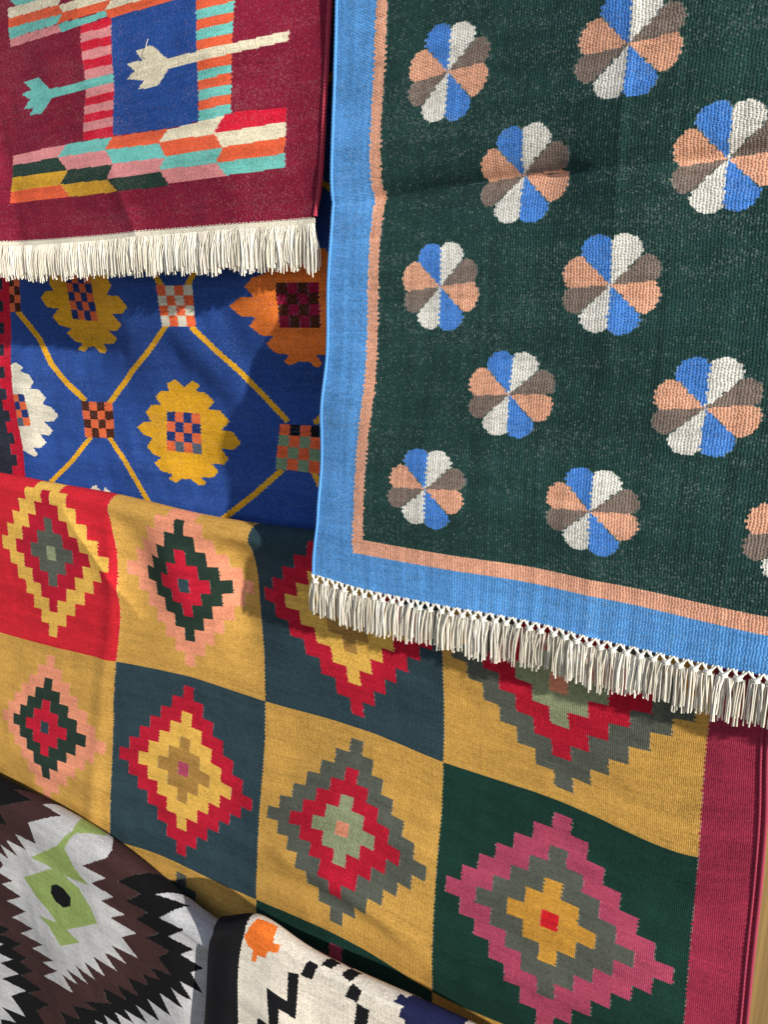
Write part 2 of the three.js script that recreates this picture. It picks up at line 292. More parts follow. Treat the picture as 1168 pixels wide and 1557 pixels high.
const green = makeRug({
  name: 'flower_rug', label: 'dark green rug with pinwheel flowers, blue border and knotted fringe', back: '#38505a', seed: 11, d: 0.65, tab: 0.78,
  u0: -0.575, u1: 0.125, v0: -0.341, v1: 0.47, fold: 0.014, drop: 0.10, streak: 0.34, sparkleFlecks: 0.26, pale: [0.40, 0.45, 0.42], bump: 0.001,
  palette: ['#233f3b', '#5490cc', '#da9f82', '#d9d6cb', '#4880cc', '#7c6d63', '#dca283'],
  ctrl: [[-0.42, 0.242, 682, 108], [-0.325, 0.136, 797.5, 265.7], [-0.42, 0.03, 669.6, 435], [-0.228, 0.242, 957, 66], [-0.129, 0.136, 1109, 240], [-0.228, 0.03, 929, 432.6], [-0.325, -0.083, 774.4, 599.7], [-0.42, -0.198, 646.5, 743.6], [-0.129, -0.083, 1073.5, 620], [-0.228, -0.198, 898, 778], [-0.033, -0.198, 1222, 812],
    [-0.575, 0.334, 512, 0], [-0.575, 0.255, 509, 123], [-0.575, 0.172, 504.6, 246], [-0.575, 0.083, 503, 370], [-0.575, 0.031, 498.5, 440], [-0.575, -0.065, 495.4, 563], [-0.575, -0.142, 489, 656], [-0.575, -0.262, 483, 794], [-0.575, -0.338, 476, 871],
    [-0.517, 0.325, 572.5, 0], [-0.517, 0.167, 562, 246], [-0.517, 0.03, 559, 440], [-0.517, -0.163, 541, 687], [-0.517, -0.293, 535.5, 840], [-0.502, 0.206, 580, 185], [-0.502, -0.111, 566, 625], [-0.502, -0.275, 552, 821],
    [-0.285, -0.275, 819, 864], [-0.175, -0.275, 970, 895.6], [-0.053, -0.275, 1167, 938], [-0.285, -0.293, 819, 888.5], [-0.175, -0.293, 970, 920], [-0.053, -0.293, 1167, 966.5],
    [-0.51, -0.341, 550, 896.5], [-0.4, -0.341, 668, 921], [-0.28, -0.341, 820, 949], [-0.208, -0.341, 916, 975], [-0.116, -0.341, 1052, 1006], [-0.047, -0.341, 1167, 1028]],
  anchors: [[0.125, 0.34], [0.125, 0], [0.125, -0.341], [0.125, 0.47], [-0.2, 0.47], [-0.575, 0.47, -0.54]],
  relief(u, v) {
    const cr = 0.128 + 0.012 * (u + 0.575) / 0.5, e = v - cr, str = (0.3 + 0.7 * smooth(-0.57, -0.49, u)) * (0.35 + 0.65 * (1 - smooth(-0.30, -0.24, u)) + 0.45 * smooth(-0.20, -0.15, u));
    let h = ruck(u, v, 51) * 0.8;
    h -= str * (e > 0 ? 0.0095 * Math.exp(-e / 0.011) + 0.0075 * Math.exp(-e / 0.04) : 0.017 * Math.exp(e / 0.034));            // pressed in along the old half-way fold
    h += 0.0032 * Math.exp(-Math.abs(u + 0.226) / 0.018) * (0.5 + 0.5 * smooth(-0.1, 0.1, v));
    h += 0.005 * gauss(v + 0.10, 0.05) * (1 - smooth(-0.575, -0.45, u)) - 0.006 * gauss(v + 0.185, 0.05) * (1 - smooth(-0.575, -0.43, u));
    return h;
  },
  paint(R) {
    const k = R.k, box = (a, b, c, d) => [[a * k, b * k], [c * k, b * k], [c * k, d * k], [a * k, d * k]];
    const border = R.part('border', 0, 'sky blue border'), stripe = R.part('inner_stripe', 0, 'narrow peach stripe'), field = R.part('field', 0, 'dark green field');
    R.fill(1, border);
    R.uv(box(-0.517, -0.293, 0.067, 2), 2, stripe); R.uv(box(-0.502, -0.275, 0.052, 2), 0, field);
    // pinwheel: eight petals, opposite ones alike
    const cols = [3, 4, 6, 5, 3, 4, 6, 5], rays = [90, 44, 5, -44, -90, -136, -175, 136];
    FLOWERS.forEach(([cu, cv], fi) => {
      if (cu > 0.02) return;
      const fl = R.part('flower');
      for (let p = 0; p < 8; p++) {
        const a0 = rays[p] * Math.PI / 180, a1 = rays[(p + 1) % 8] * Math.PI / 180; let da = a1 - a0; if (da > 0) da -= Math.PI * 2;
        const id = R.part('petal', fl), wide = (p === 0 || p === 3 || p === 4 || p === 7), poly = [[cu * k, cv * k]];
        const len = [0.0485, 0.0475, 0.0465, 0.0490, 0.0485, 0.0475, 0.0465, 0.0490][p];
        const sx = 1.02, sy = 1.0;
        for (let i = 0; i <= 14; i++) { const t = i / 14, a = a0 + da * t, r = len * (0.82 + 0.18 * Math.pow(Math.sin(Math.PI * Math.min(1, Math.max(0, t))), 0.6)) * (1 + (hash(fi, p, 77) - 0.5) * 0.05); poly.push([(cu + Math.cos(a) * r * sx * (wide ? 1 : 1.06)) * k, (cv + Math.sin(a) * r * sy) * k]); }
        R.uv(poly, [3, 5, 6, 4, 3, 5, 6, 4][p], id);
      }
    });
  },
});
cord(green, green.u0, green.v0 + 0.001, green.vt, 0.0019, M('#4f8cc4'));

// ---------------------------------------------------------------- 2. crimson rug with striped zigzag bands
const c1 = zoom(0, 0, 4.672), c2 = zoom(240, 0, 4.672), c3 = zoom(0, 170, 4.672), c4 = zoom(240, 150, 4.672);
const crimson = makeRug({
  name: 'pictorial_rug', label: 'crimson rug with stepped colour bands, a blue panel and loose cream fringe', back: '#6a2334', seed: 23, rib: 0.002, weft: 0.0011, d: 0.660, tab: 0.82,
  u0: -1.42, u1: -0.597, v0: 0.121, v1: 0.50, fold: 0.014, drop: 0.10, sparkleFlecks: 0.3, pale: [0.55, 0.33, 0.33], bump: 0.0006,
  palette: ['#7c1b33', '#c81c34', '#d68a8a', '#6cbcb2', '#de5f3c', '#254a8e', '#ddd3b6', '#243c33', '#c9982f'],
  ctrl: [[-0.597, 0.353, 502, 0], [-0.597, 0.286, 497, 100], [-0.597, 0.215, 492, 200], [-0.597, 0.157, 487, 280], [-0.597, 0.121, 478, 332], [-1.2776, 0.121, 0, 368], [-0.8952, 0.121, 240, 350], [-1.06, 0.121, 125, 361], [-0.72, 0.121, 385, 339]],
  anchors: [[-1.42, 0.121], [-1.42, 0.5], [-0.9, 0.5], [-0.597, 0.5, -0.575], [-0.9, 0.3], [-1.2, 0.3]],
  relief(u, v) {
    let h = ruck(u, v, 61) * 1.0;
    const [d, t] = line2(u, v, -0.97, 0.20, -0.935, 0.118);
    h += 0.0065 * (d < 0 ? Math.exp(d / 0.035) : Math.exp(-d / 0.028)) * smooth(-0.3, 0.5, t);
    h += 0.017 * smooth(-1.25, -0.96, u) * (0.5 + 0.5 * smooth(0.13, 0.25, v)) - 0.015 * smooth(-0.78, -0.615, u) + 0.014 * (1 - smooth(-1.30, -1.23, u));
    return h;
  },
  paint(R) {
    const field = R.part('field', 0, 'crimson field'), W = (c, name, poly, parent) => R.px(poly, c, R.part(name, parent));
    R.fill(0, field);
    const panel = R.part('panel', 0, 'deep blue panel');
    R.px([...c1([[785, 118], [1168, 20]]), ...c2([[80, 0], [120, -60], [275, -60], [275, 400], [290, 862]]), ...c3([[1168, 122], [800, 168]]), ...c1([[800, 560]])], 5, panel);
    const stripes = (name, z, rows, cols) => { const q = R.part(name); for (let i = 0; i + 1 < rows.length; i++) { const [x0, y0, x1, y1] = rows[i], [x2, y2, x3, y3] = rows[i + 1]; R.px(z([[x0, y0], [x1, y1], [x3, y3], [x2, y2]]), cols[i % cols.length], R.part('stripe', q), 0.5); } };
    stripes('striped_column', c1, [[575, 180, 787, 120], [570, 240, 787, 180], [572, 300, 787, 250], [578, 365, 787, 315], [588, 432, 790, 385], [600, 495, 793, 455], [606, 570, 803, 520], [612, 630, 805, 580], [608, 695, 804, 650], [600, 755, 802, 715], [598, 815, 800, 775], [592, 875, 800, 835], [592, 940, 800, 898], [598, 996, 800, 966]], [1, 2, 1, 2, 1, 2, 3, 2, 1, 2, 1, 2, 1]);
    stripes('striped_column', c2, [[275, -74, 542, -142], [275, 0, 542, -66], [275, 72, 541, 5], [277, 140, 540, 80], [278, 215, 536, 150], [277, 285, 532, 235], [279, 357, 527, 305], [280, 435, 525, 375], [281, 505, 522, 455], [285, 575, 521, 515], [290, 645, 521, 595], [290, 715, 520, 665], [292, 785, 520, 735], [291, 862, 520, 812]], [3, 4, 3, 4, 3, 4, 6, 4, 3, 4, 3, 4, 3]);
    W(3, 'arrow_flower', c1([[165, 580], [270, 545], [355, 632], [610, 570], [803, 522], [805, 580], [615, 630], [365, 695], [330, 750], [290, 805], [205, 820], [235, 765], [165, 775], [210, 705], [150, 665], [220, 635]]));
    W(6, 'arrow_flower', [...c1([[960, 355], [1075, 320], [1121, 350]]), ...c2([[20, 375], [65, 415], [275, 362], [520, 305], [940, 213], [925, 290], [525, 377], [280, 437], [75, 487], [30, 560]]), ...c1([[1120, 605], [1050, 625], [980, 630], [1020, 570], [900, 560], [955, 500], [900, 450], [1010, 425]])]);
    const top = R.part('chevron_band'), B = (c, poly, p) => R.px(poly, c, R.part('block', p), 0.7);
    B(3, c1([[75, 0], [115, 35], [235, 10], [420, -45], [380, -80], [60, 0]]), top); B(6, c1([[55, 50], [235, 10], [440, -40], [412, 32], [60, 125]]), top);
    B(4, c1([[60, 125], [412, 33], [448, 77], [440, 98], [60, 192]]), top); B(3, c1([[60, 192], [440, 98], [405, 168], [70, 270]]), top); B(2, c1([[70, 270], [408, 170], [445, 220], [75, 330]]), top);
    B(6, c1([[415, 33], [545, 0], [820, -70], [786, 0], [640, 35], [450, 80]]), top); B(4, c1([[450, 80], [640, 35], [786, -2], [737, 75], [402, 168], [440, 100]]), top); B(3, c1([[410, 170], [745, 75], [765, 115], [440, 222]]), top);
    B(6, c1([[745, 66], [790, -5], [1100, -90], [1080, -20], [975, 6]]), top); B(4, c1([[747, 68], [985, 5], [1250, -65], [1240, -2], [1168, 20], [790, 118], [770, 121]]), top);
    const low = R.part('chevron_band');
    B(2, c3([[95, 310], [475, 230], [408, 322], [92, 382]]), low); B(3, c3([[475, 230], [800, 178], [748, 270], [410, 322]]), low); B(4, c3([[800, 178], [1196, 122], [1128, 222], [746, 272]]), low); B(6, c4([[75, 215], [290, 165], [480, 118], [402, 245], [8, 310]]), low); B(1, c4([[480, 118], [600, 90], [915, 65], [910, 165], [402, 245]]), low);
    B(7, c3([[92, 384], [408, 324], [478, 412], [88, 470]]), low); B(2, c3([[410, 324], [746, 274], [805, 374], [480, 414]]), low); B(3, c3([[748, 272], [1128, 226], [1176, 320], [805, 364]]), low); B(4, c4([[8, 314], [402, 250], [466, 346], [58, 408]]), low); B(6, c4([[403, 248], [910, 165], [905, 276], [463, 346]]), low);
    B(8, c3([[88, 470], [482, 414], [425, 517], [78, 567]]), low); B(7, c3([[485, 414], [805, 375], [760, 482], [425, 517]]), low); B(2, c3([[805, 370], [1178, 326], [1138, 432], [760, 482]]), low); B(3, c4([[58, 410], [466, 350], [412, 457], [10, 510]]), low); B(4, c4([[468, 346], [905, 276], [897, 392], [415, 457]]), low);
    B(4, c3([[78, 568], [428, 520], [497, 602], [74, 648]]), low); B(8, c3([[428, 518], [758, 484], [832, 560], [500, 602]]), low); B(7, c3([[760, 483], [1138, 434], [1198, 525], [835, 558]]), low); B(2, c4([[10, 511], [413, 458], [495, 546], [83, 602]]), low); B(3, c4([[415, 458], [900, 391], [905, 486], [492, 542]]), low);
  },
});
cord(crimson, crimson.u1, crimson.v0 + 0.002, crimson.vt, 0.0027, M('#a83246'));

// ---------------------------------------------------------------- 3. blue rug with medallions and lattice
const z2 = zoom(0, 400, 2.2462), zM = zoom(180, 540, 5.309), zO = zoom(340, 360, 6.489), zL = zoom(0, 400, 5.56), zK = zoom(200, 400, 8.343), zW = zoom(0, 640, 5.84), zQ = zoom(380, 640, 5.989);
const blue = makeRug({
  name: 'lattice_rug', label: 'royal blue rug with serrated medallions and yellow lattice, hanging behind the others', back: '#2c3a66', seed: 37, rib: 0.0022, weft: 0.0012, d: 0.745, tab: 0.90,
  u0: -1.62, u1: -0.42, v0: -0.52, v1: 0.50, fold: 0.014, drop: 0.08, sparkleFlecks: 0.16, pale: [0.3, 0.36, 0.55], bump: 0.0005, grid: 0.0032,
  palette: ['#2a4c92', '#dfa524', '#f07e34', '#4b2517', '#8c1638', '#e06a3c', '#21356e', '#ddd6c0', '#7f9a76', '#c2162f', '#262a34', '#f0683a', '#15161c', '#566070'],
  ctrl: [], anchors: [],
  relief(u, v) {
    let h = ruck(u, v, 71) * 1.3 + 0.034 * smooth(-1.22, -0.98, u) * smooth(-0.16, 0.06, v) + 0.028 * gauss(u + 0.70, 0.13) * gauss(v - 0.03, 0.11);
    const [d] = line2(u, v, -1.02, 0.10, -0.78, -0.14); h += 0.012 * gauss(d, 0.05) * smooth(-0.30, -0.1, v);
    h += 0.012 * gauss(u + 1.06, 0.07) * smooth(-0.1, 0.1, v) - 0.010 * gauss(v + 0.04, 0.05) * (1 - smooth(-1.2, -1.0, u));
    return h;
  },
  paint(R) {
    const field = R.part('field', 0, 'royal blue field'); R.fill(0, field);
    const L = (pts, w = 8.2) => R.line(pts, w, 1, R.part('lattice_line'));
    L(zL([[140, 400], [330, 640], [430, 850], [560, 1010], [720, 1165]])); L([[253, 494], [222.6, 538], [200, 565], [182, 591], [166, 613]]); L([[290, 496], [329.5, 534], [365, 565], [396, 596], [438.5, 641]]);
    L([[138, 664], [107, 703], [75.7, 734], [40, 770]], 7); L([[165, 664], [191, 703], [227, 765], [250, 800]], 7); L([[429.6, 714], [387, 752], [338, 790], [290, 828]], 9); L([[476, 714], [487, 738], [515, 775]], 9); L([[479, 644], [495, 627], [540, 590]], 9);
    L([[246, 436], [237, 420], [205, 385]], 9); L([[284, 436], [292, 420], [325, 380]], 9); L([[455, 170], [498, 123], [540, 75]], 9); L([[455, 245], [491, 278], [545, 315]], 9);
    const checks = (q, quad, cols, rows, pick) => { const [a, b, c, d] = quad, at2 = (s, t) => [0, 1].map((m) => (a[m] * (1 - s) + b[m] * s) * (1 - t) + (d[m] * (1 - s) + c[m] * s) * t); for (let j = 0; j < rows; j++) for (let i = 0; i < cols; i++) R.px([at2(i / cols, j / rows), at2((i + 1) / cols, j / rows), at2((i + 1) / cols, (j + 1) / rows), at2(i / cols, (j + 1) / rows)], pick(i, j), R.part('check', q), 0.4); };
    const two = (a, b) => (i, j) => (i + j) & 1 ? b : a;
    let m = R.part('medallion', 0, 'golden yellow medallion');
    R.px(zM([[390, 230], [460, 195], [530, 260], [600, 205], [660, 245], [620, 290], [700, 300], [775, 375], [720, 440], [825, 450], [900, 540], [830, 605], [920, 620], [990, 710], [930, 765], [835, 760], [890, 840], [850, 885], [750, 875], [810, 940], [760, 990], [660, 985], [710, 1030], [690, 1050], [650, 1050], [580, 1000], [510, 1000], [470, 1030], [405, 1000], [440, 960], [350, 940], [290, 870], [345, 825], [280, 800], [230, 740], [275, 670], [200, 640], [150, 580], [210, 535], [265, 540], [220, 460], [270, 400], [345, 405], [300, 340], [340, 285], [410, 290]]), 1, m);
    checks(m, zM([[393, 455], [657, 478], [672, 800], [392, 770]]), 4, 4, (i, j) => (i + j) & 1 ? 5 : j === 3 ? 13 : 6);
    m = R.part('medallion', 0, 'golden yellow medallion under the cream fringe');
    R.px(zL([[410, 165], [420, 60], [380, 0], [450, -40], [410, -110], [500, -130], [470, -200], [560, -190], [640, -160], [720, -190], [840, -130], [800, -60], [900, -30], [860, 40], [960, 60], [905, 130], [940, 190], [900, 270], [1000, 280], [1075, 370], [1030, 430], [945, 430], [1025, 520], [990, 570], [915, 570], [990, 635], [960, 680], [875, 685], [905, 735], [880, 765], [840, 755], [800, 705], [745, 710], [715, 750], [655, 730], [695, 680], [630, 660], [560, 590], [605, 555], [500, 525], [440, 455], [490, 385], [400, 375], [340, 295], [385, 235], [450, 235]]), 1, m);
    checks(m, zL([[545, 95], [752, 98], [826, 490], [614, 470]]), 4, 5, two(6, 5));
    m = R.part('medallion', 0, 'cream medallion beside the red border');
    R.px([...zL([[60, 900], [100, 850], [135, 840], [190, 880], [170, 915], [240, 940], [280, 1010], [250, 1060], [320, 1065], [385, 1140], [355, 1190], [430, 1220], [490, 1290], [450, 1340], [370, 1340], [445, 1415], [410, 1460], [330, 1445]]), ...zW([[410, 190], [360, 240], [290, 235], [335, 300], [300, 318], [215, 268], [100, 200], [20, 40]])], 7, m);
    checks(m, zL([[50, 1110], [195, 1110], [256, 1372], [95, 1380]]), 3, 4, (i, j) => (i + j) & 1 ? 5 : j === 3 ? 13 : 6);
    m = R.part('medallion', 0, 'bright orange medallion');
    R.px(zO([[205, 490], [290, 400], [420, 360], [500, 250], [620, 150], [900, 110], [1000, 125], [1050, 170], [1180, 300], [1400, 450], [1500, 640], [1400, 850], [1200, 1050], [1080, 1160], [915, 1165], [975, 1240], [960, 1280], [900, 1290], [870, 1240], [800, 1235], [740, 1230], [690, 1260], [650, 1265], [600, 1230], [660, 1165], [540, 1155], [490, 1125], [425, 1060], [490, 985], [370, 970], [300, 920], [255, 880], [320, 795], [180, 785], [110, 735], [55, 685], [160, 600], [300, 590]]), 2, m);
    checks(m, zO([[522, 460], [940, 445], [957, 895], [558, 890]]), 4, 4, two(3, 4));
    R.px(zW([[800, 600], [845, 565], [885, 612], [912, 632], [930, 590], [990, 640], [1010, 720], [940, 800], [820, 790], [790, 690], [830, 650]]), 7, R.part('medallion', 0, 'cream medallion sinking behind the checked rug'));
    const knot = (quad, cols, rows, pick) => checks(R.part('lattice_knot'), quad, cols, rows, pick);
    knot(zL([[685, 1173], [945, 1180], [966, 1478], [720, 1470]]), 4, 4, two(3, 5)); knot(zK([[313, 283], [765, 283], [812, 800], [388, 795]]), 4, 4, two(11, 7)); knot(zQ([[280, 32], [658, 50], [636, 475], [236, 435]]), 4, 4, (i, j) => (i + j) & 1 ? (j === 0 ? 12 : 8) : 11); knot(zL([[-20, 130], [158, 130], [172, 410], [-10, 405]]), 4, 4, two(3, 5));
    // stepped border
    const edge = [[300, 12], [430, 13.5], [497, 16], [544, 15.5], [598, 19], [646, 27], [680, 34], [725, 37.7], [800, 42]], X = (y) => { for (let i = 0; i + 1 < edge.length; i++) if (y <= edge[i + 1][0]) { const t = (y - edge[i][0]) / (edge[i + 1][0] - edge[i][0]); return edge[i][1] + (edge[i + 1][1] - edge[i][1]) * t; } return 42; };
    const right = edge.map(([y, x]) => [x, y]);
    R.px([...right, [-140, 800], [-140, 300]], 9, R.part('stepped_border', 0, 'red stepped border'));
    const dark = [], steps = []; for (let y = 290.4; y < 800; y += 33.4) { steps.push([X(y) - 10.5, y], [X(y + 17) - 10.5, y + 17], [X(y + 17) - 18.5, y + 17], [X(y + 33.4) - 18.5, y + 33.4]); }
    R.px([...steps, [-160, 830], [-160, 290]], 10, R.part('guard_stripe', 0, 'charcoal guard stripe'));
  },
});

// ---------------------------------------------------------------- 4. checkerboard rug of stepped diamonds
const CU = 0.335, CV = 0.36, UL = -1.107, VR = -0.605;
const checker = makeRug({
  name: 'checkerboard_rug', label: 'large checkerboard rug of stepped diamonds folded over a rail', back: '#7a5a38', seed: 53, rib: 0.002, weft: 0.0012, d: 0.70, tab: 0.85,
  u0: -1.72, u1: -0.030, v0: -1.34, v1: -0.331, fold: 0.020, drop: 0.22, sparkleFlecks: 0, bump: 0.0007, grid: 0.0032,
  palette: ['#c62430', '#c4974a', '#2d4148', '#17382f', '#b21a30', '#565a50', '#8d9672', '#de9070', '#a67e40', '#aa455e', '#c8923a', '#942d44', '#24352c', '#dcae50', '#cc2029'],
  ctrl: [[UL, -0.305, 157, 754], [UL, -0.49, 181, 915], [UL, VR, 176, 1005], [UL, VR - CV / 2, 171, 1140], [UL, VR - CV, 167, 1274], [UL + CU, -0.305, 374, 803], [UL + CU, -0.45, 395, 916], [UL + CU, VR, 403, 1065], [UL + CU, VR - CV * 0.4, 396.8, 1201], [UL + CU, VR - CV, 389, 1367], [UL + 2 * CU, -0.43, 672, 985], [UL + 2 * CU, VR, 673.8, 1157.5], [UL + 2 * CU, VR - CV * 0.5, 662.6, 1335.6], [UL + 2 * CU, VR - CV, 657, 1507],
    [UL + 3 * CU, -0.43, 1080, 1091], [UL + 3 * CU, VR, 1062, 1303], [UL + 3 * CU, -0.846, 1040, 1557], [-0.030, -0.44, 1169, 1119], [-0.030, -0.55, 1166.6, 1240], [-0.030, -0.645, 1157.6, 1353], [-0.030, -0.74, 1145, 1471], [-0.030, -0.815, 1137, 1557],
    [-1.45, VR, 0, 960.7], [UL - CU / 2, -0.425, 77, 840], [UL - CU / 2, -0.785, 66.5, 1105], [UL + CU / 2, -0.425, 278.7, 890], [UL + CU / 2, -0.785, 278, 1168], [UL + 1.5 * CU, -0.785, 520, 1259], [UL + 2.5 * CU, -0.425, 849.6, 1038.6], [UL + 2.5 * CU, -0.785, 835.7, 1398], [-1.40, -0.305, 0, 722], [-0.65, -0.305, 476, 815],
    [UL + CU / 2, VR, 287.7, 1027.5], [UL + 1.5 * CU, VR, 545, 1106], [UL + 2.5 * CU, VR, 858, 1219], [UL + CU * 0.5, VR - CV, 275, 1314], [UL + 1.5 * CU, VR - CV, 510, 1420]],
  anchors: [[-0.030, -0.31, -0.036], [-0.3, -0.31], [-0.030, -1.34], [-0.45, -1.34], [-1.1, -1.40, -1.2, -1.42], [-1.72, -0.305], [-1.72, -1.34, -1.80, -1.42]],
  relief(u, v) {
    let h = ruck(u, v, 81) * 0.9;
    let [d, t] = line2(u, v, -1.255, -0.31, -1.085, -0.49);
    h += 0.012 * (d < 0 ? Math.exp(d / 0.024) : Math.exp(-d / 0.05)) * smooth(-0.1, 0.2, t) * (1 - smooth(0.8, 1.25, t));
    h += 0.014 * gauss(u + 0.965, 0.055) * smooth(-0.56, -0.36, v) - 0.010 * gauss(u + 1.06, 0.04) * smooth(-0.52, -0.36, v);
    h -= 0.018 * gauss(u + 0.80, 0.05) * smooth(-0.62, -0.40, v);
    [d, t] = line2(u, v, -0.74, -0.86, -0.46, -0.90); h += 0.007 * gauss(d, 0.02) * smooth(-0.1, 0.2, t) * (1 - smooth(0.8, 1.2, t));
    [d, t] = line2(u, v, -1.13, -0.60, -1.15, -0.95); h += 0.003 * gauss(d, 0.018);
    return h;
  },
  paint(R) {
    const k = R.k, box = (a, b, c, d) => [[a * k, b * k], [c * k, b * k], [c * k, d * k], [a * k, d * k]];
    // square colour, then rings from the outside in
    const kinds = { red: [0, 13, 4, 5, 6, 'red square'], peach: [1, 7, 12, 4, 2, 'ochre square with a peach diamond'], teal: [2, 4, 13, 8, 9, 'dark teal square with a red diamond'], grey: [1, 5, 4, 6, 7, 'ochre square with a grey diamond'], rose: [3, 9, 5, 10, 14, 'dark green square with a rose diamond'] };
    const rows = [['grey', 'teal', 'grey', 'rose', 'grey', 'rose'], ['teal', 'red', 'peach', 'teal', 'grey', 'rose'], ['grey', 'peach', 'teal', 'grey', 'rose', 'grey'], ['teal', 'rose', 'grey', 'rose', 'peach', 'teal']];
    R.fill(2, R.part('hanging_end'));
    for (let j = 0; j < 4; j++) for (let i = -2; i < 3; i++) {
      const a = i === -2 ? UL - 2.3 * CU : i === -1 ? UL - 1.12 * CU : UL + i * CU, b = VR + (1 - j) * CV, kind = kinds[rows[j][i + 2]], sq = R.part('square', 0, kind[5]);
      R.uv(box(a, b, i === -2 ? UL - 1.12 * CU : UL + (i + 1) * CU, b + CV), kind[0], sq);
      const s = CU / 14.4, q = CV / 14.6, cu = UL + (i + 0.5) * CU, cv = b + CV / 2;
      [6, 4, 2, 0].forEach((n, ring) => {
        const id = R.part('diamond_step', sq);
        const up = [], down = [];
        for (let m = -n; m <= n; m++) { const hgt = n - Math.abs(m) + 0.5; up.push([cu + (m - 0.5) * s, cv + hgt * q], [cu + (m + 0.5) * s, cv + hgt * q]); down.unshift([cu + (m + 0.5) * s, cv - hgt * q], [cu + (m - 0.5) * s, cv - hgt * q]); }
        R.uv([...up, ...down].map(([x, y]) => [x * k, y * k]), kind[ring + 1], id);
      });
    }
    R.uv(box(UL + 3 * CU, -1.5, 0.2, 1), 11, R.part('side_border', 0, 'raspberry side border'));
  },
});
for (const [e, r] of [[0.0004, 0.0020], [0.0062, 0.0013]]) cord(checker, checker.u1 - e, checker.v0 + 0.002, checker.vt, r, M('#952f47'), 'selvedge_cord', 0.0006, 0.0045);

// ---------------------------------------------------------------- 5. grey and brown serrated rug
const Z1 = zoom(0, 1180, 4.672), Z3 = zoom(150, 1260, 4.672), Z4 = zoom(150, 1357, 4.672), Z2 = zoom(0, 1357, 4.672);
const serrated = makeRug({
  name: 'serrated_rug', label: 'pale grey, brown and black serrated rug with a green centre motif', back: '#777470', seed: 67, rib: 0.0018, weft: 0.0013, d: 0.645, tab: 0.72,
  u0: -1.75, u1: -0.735, v0: -1.62, v1: -0.932, fold: 0.022, drop: 0.15, sparkleFlecks: 0, bump: 0.0007, grid: 0.003,
  palette: ['#adadae', '#3c2725', '#0d0d0f', '#879a58', '#b2b2b1'],
  ctrl: [[-1.3262, -0.885, 0, 1192], [-1.108, -0.885, 110, 1252], [-0.9533, -0.885, 200, 1318], [-0.85, -0.885, 268, 1378], [-0.76, -0.885, 328, 1420]],
  anchors: [[-1.75, -0.885], [-1.75, -1.62], [-1.2, -1.62], [-0.735, -1.62, -0.735, -1.65], [-1.2, -1.3], [-0.8, -1.3, -0.8, -1.325]],
  relief(u, v) { return ruck(u, v, 91) * 1.1 + 0.010 * gauss(u + 1.05, 0.12) - 0.028 * smooth(-0.88, -0.775, u) - 0.012 * smooth(-1.0, -1.35, v); },
  paint(R) {
    R.fill(1, R.part('brown_ground', 0, 'dark brown ground'));
    R.px([...Z3([[300, 325], [130, 375], [295, 460], [190, 518], [345, 592], [268, 645], [425, 742], [335, 775], [500, 868]]), ...Z4([[420, 465], [520, 590], [360, 530], [440, 625], [300, 570], [355, 662], [200, 605], [285, 742], [120, 650], [195, 765], [30, 680], [60, 775]]), ...Z2([[690, 700], [790, 790], [590, 770], [690, 838], [515, 800], [560, 900], [425, 845], [480, 960], [480, 1400], [2400, 1400], [2400, -900]])], 2, R.part('black_teeth', 0, 'black serrated band'));
    R.px([...Z4([[620, -60], [560, 8], [375, 30], [560, 125], [425, 178], [605, 268], [495, 312], [678, 405], [580, 438], [745, 540], [655, 568], [742, 718], [577, 628], [660, 765], [512, 673], [600, 825], [432, 713], [512, 880], [345, 758], [432, 915], [262, 800], [345, 930], [180, 832], [250, 934], [115, 850], [170, 960], [35, 868], [80, 960], [-30, 905], [0, 980], [-60, 1300], [1600, 1300], [1600, -300]])], 0, R.part('pale_ground', 0, 'pale grey ground'));
    R.px(Z2([[-300, 150], [70, 262], [0, 300], [150, 370], [75, 400], [190, 468], [135, 495], [240, 560], [140, 590], [300, 690], [200, 715], [350, 800], [255, 835], [330, 960], [280, 1400], [-800, 1400]]), 2, R.part('black_teeth', 0, 'black serrated band'));
    R.px(Z2([[-300, 240], [20, 365], [-10, 385], [-10, 430], [85, 475], [0, 500], [130, 580], [10, 612], [182, 700], [75, 735], [178, 885], [10, 815], [110, 925], [0, 900], [60, 1300], [-800, 1300]]), 0, R.part('pale_ground', 0, 'pale grey ground'));
    R.px(Z1([[-300, -200], [-20, 0], [110, 95], [20, 100], [155, 182], [0, 212], [-60, 220]]), 2, R.part('black_teeth')); R.px(Z1([[-60, 235], [0, 262], [45, 355], [-60, 310]]), 2, R.part('black_teeth'));
    const mid = R.part('centre_motif', 0, 'pale grey serrated centre');
    R.px(Z1([[225, 210], [370, 292], [195, 328], [250, 480], [103, 408], [180, 525], [37, 450], [125, 570], [0, 485], [60, 590], [-60, 500], [20, 632], [0, 655], [-40, 660], [0, 690], [88, 745], [10, 765], [148, 858], [42, 885], [180, 962], [80, 1003], [232, 1085], [142, 1117], [302, 1200], [225, 1222], [382, 1313], [298, 1320], [405, 1385], [308, 1417], [518, 1540], [440, 1410], [550, 1480], [465, 1365], [620, 1475], [532, 1342], [675, 1450], [595, 1318], [745, 1425], [662, 1282], [828, 1385], [740, 1252], [898, 1338], [790, 1203], [980, 1295], [862, 1145], [970, 1118], [785, 1007], [885, 985], [715, 885], [805, 860], [645, 760], [750, 725], [580, 635], [740, 590], [735, 540], [708, 492], [640, 380], [480, 240], [330, 120]]), 4, mid);
    R.px(Z1([[215, 578], [410, 490], [455, 515], [530, 660], [625, 775], [450, 705], [560, 800], [640, 930], [690, 1047], [470, 1092], [565, 1182], [430, 1207], [345, 1067], [270, 990], [400, 1037], [320, 930], [250, 850], [165, 718], [370, 655]]), 3, R.part('green_shape', mid));
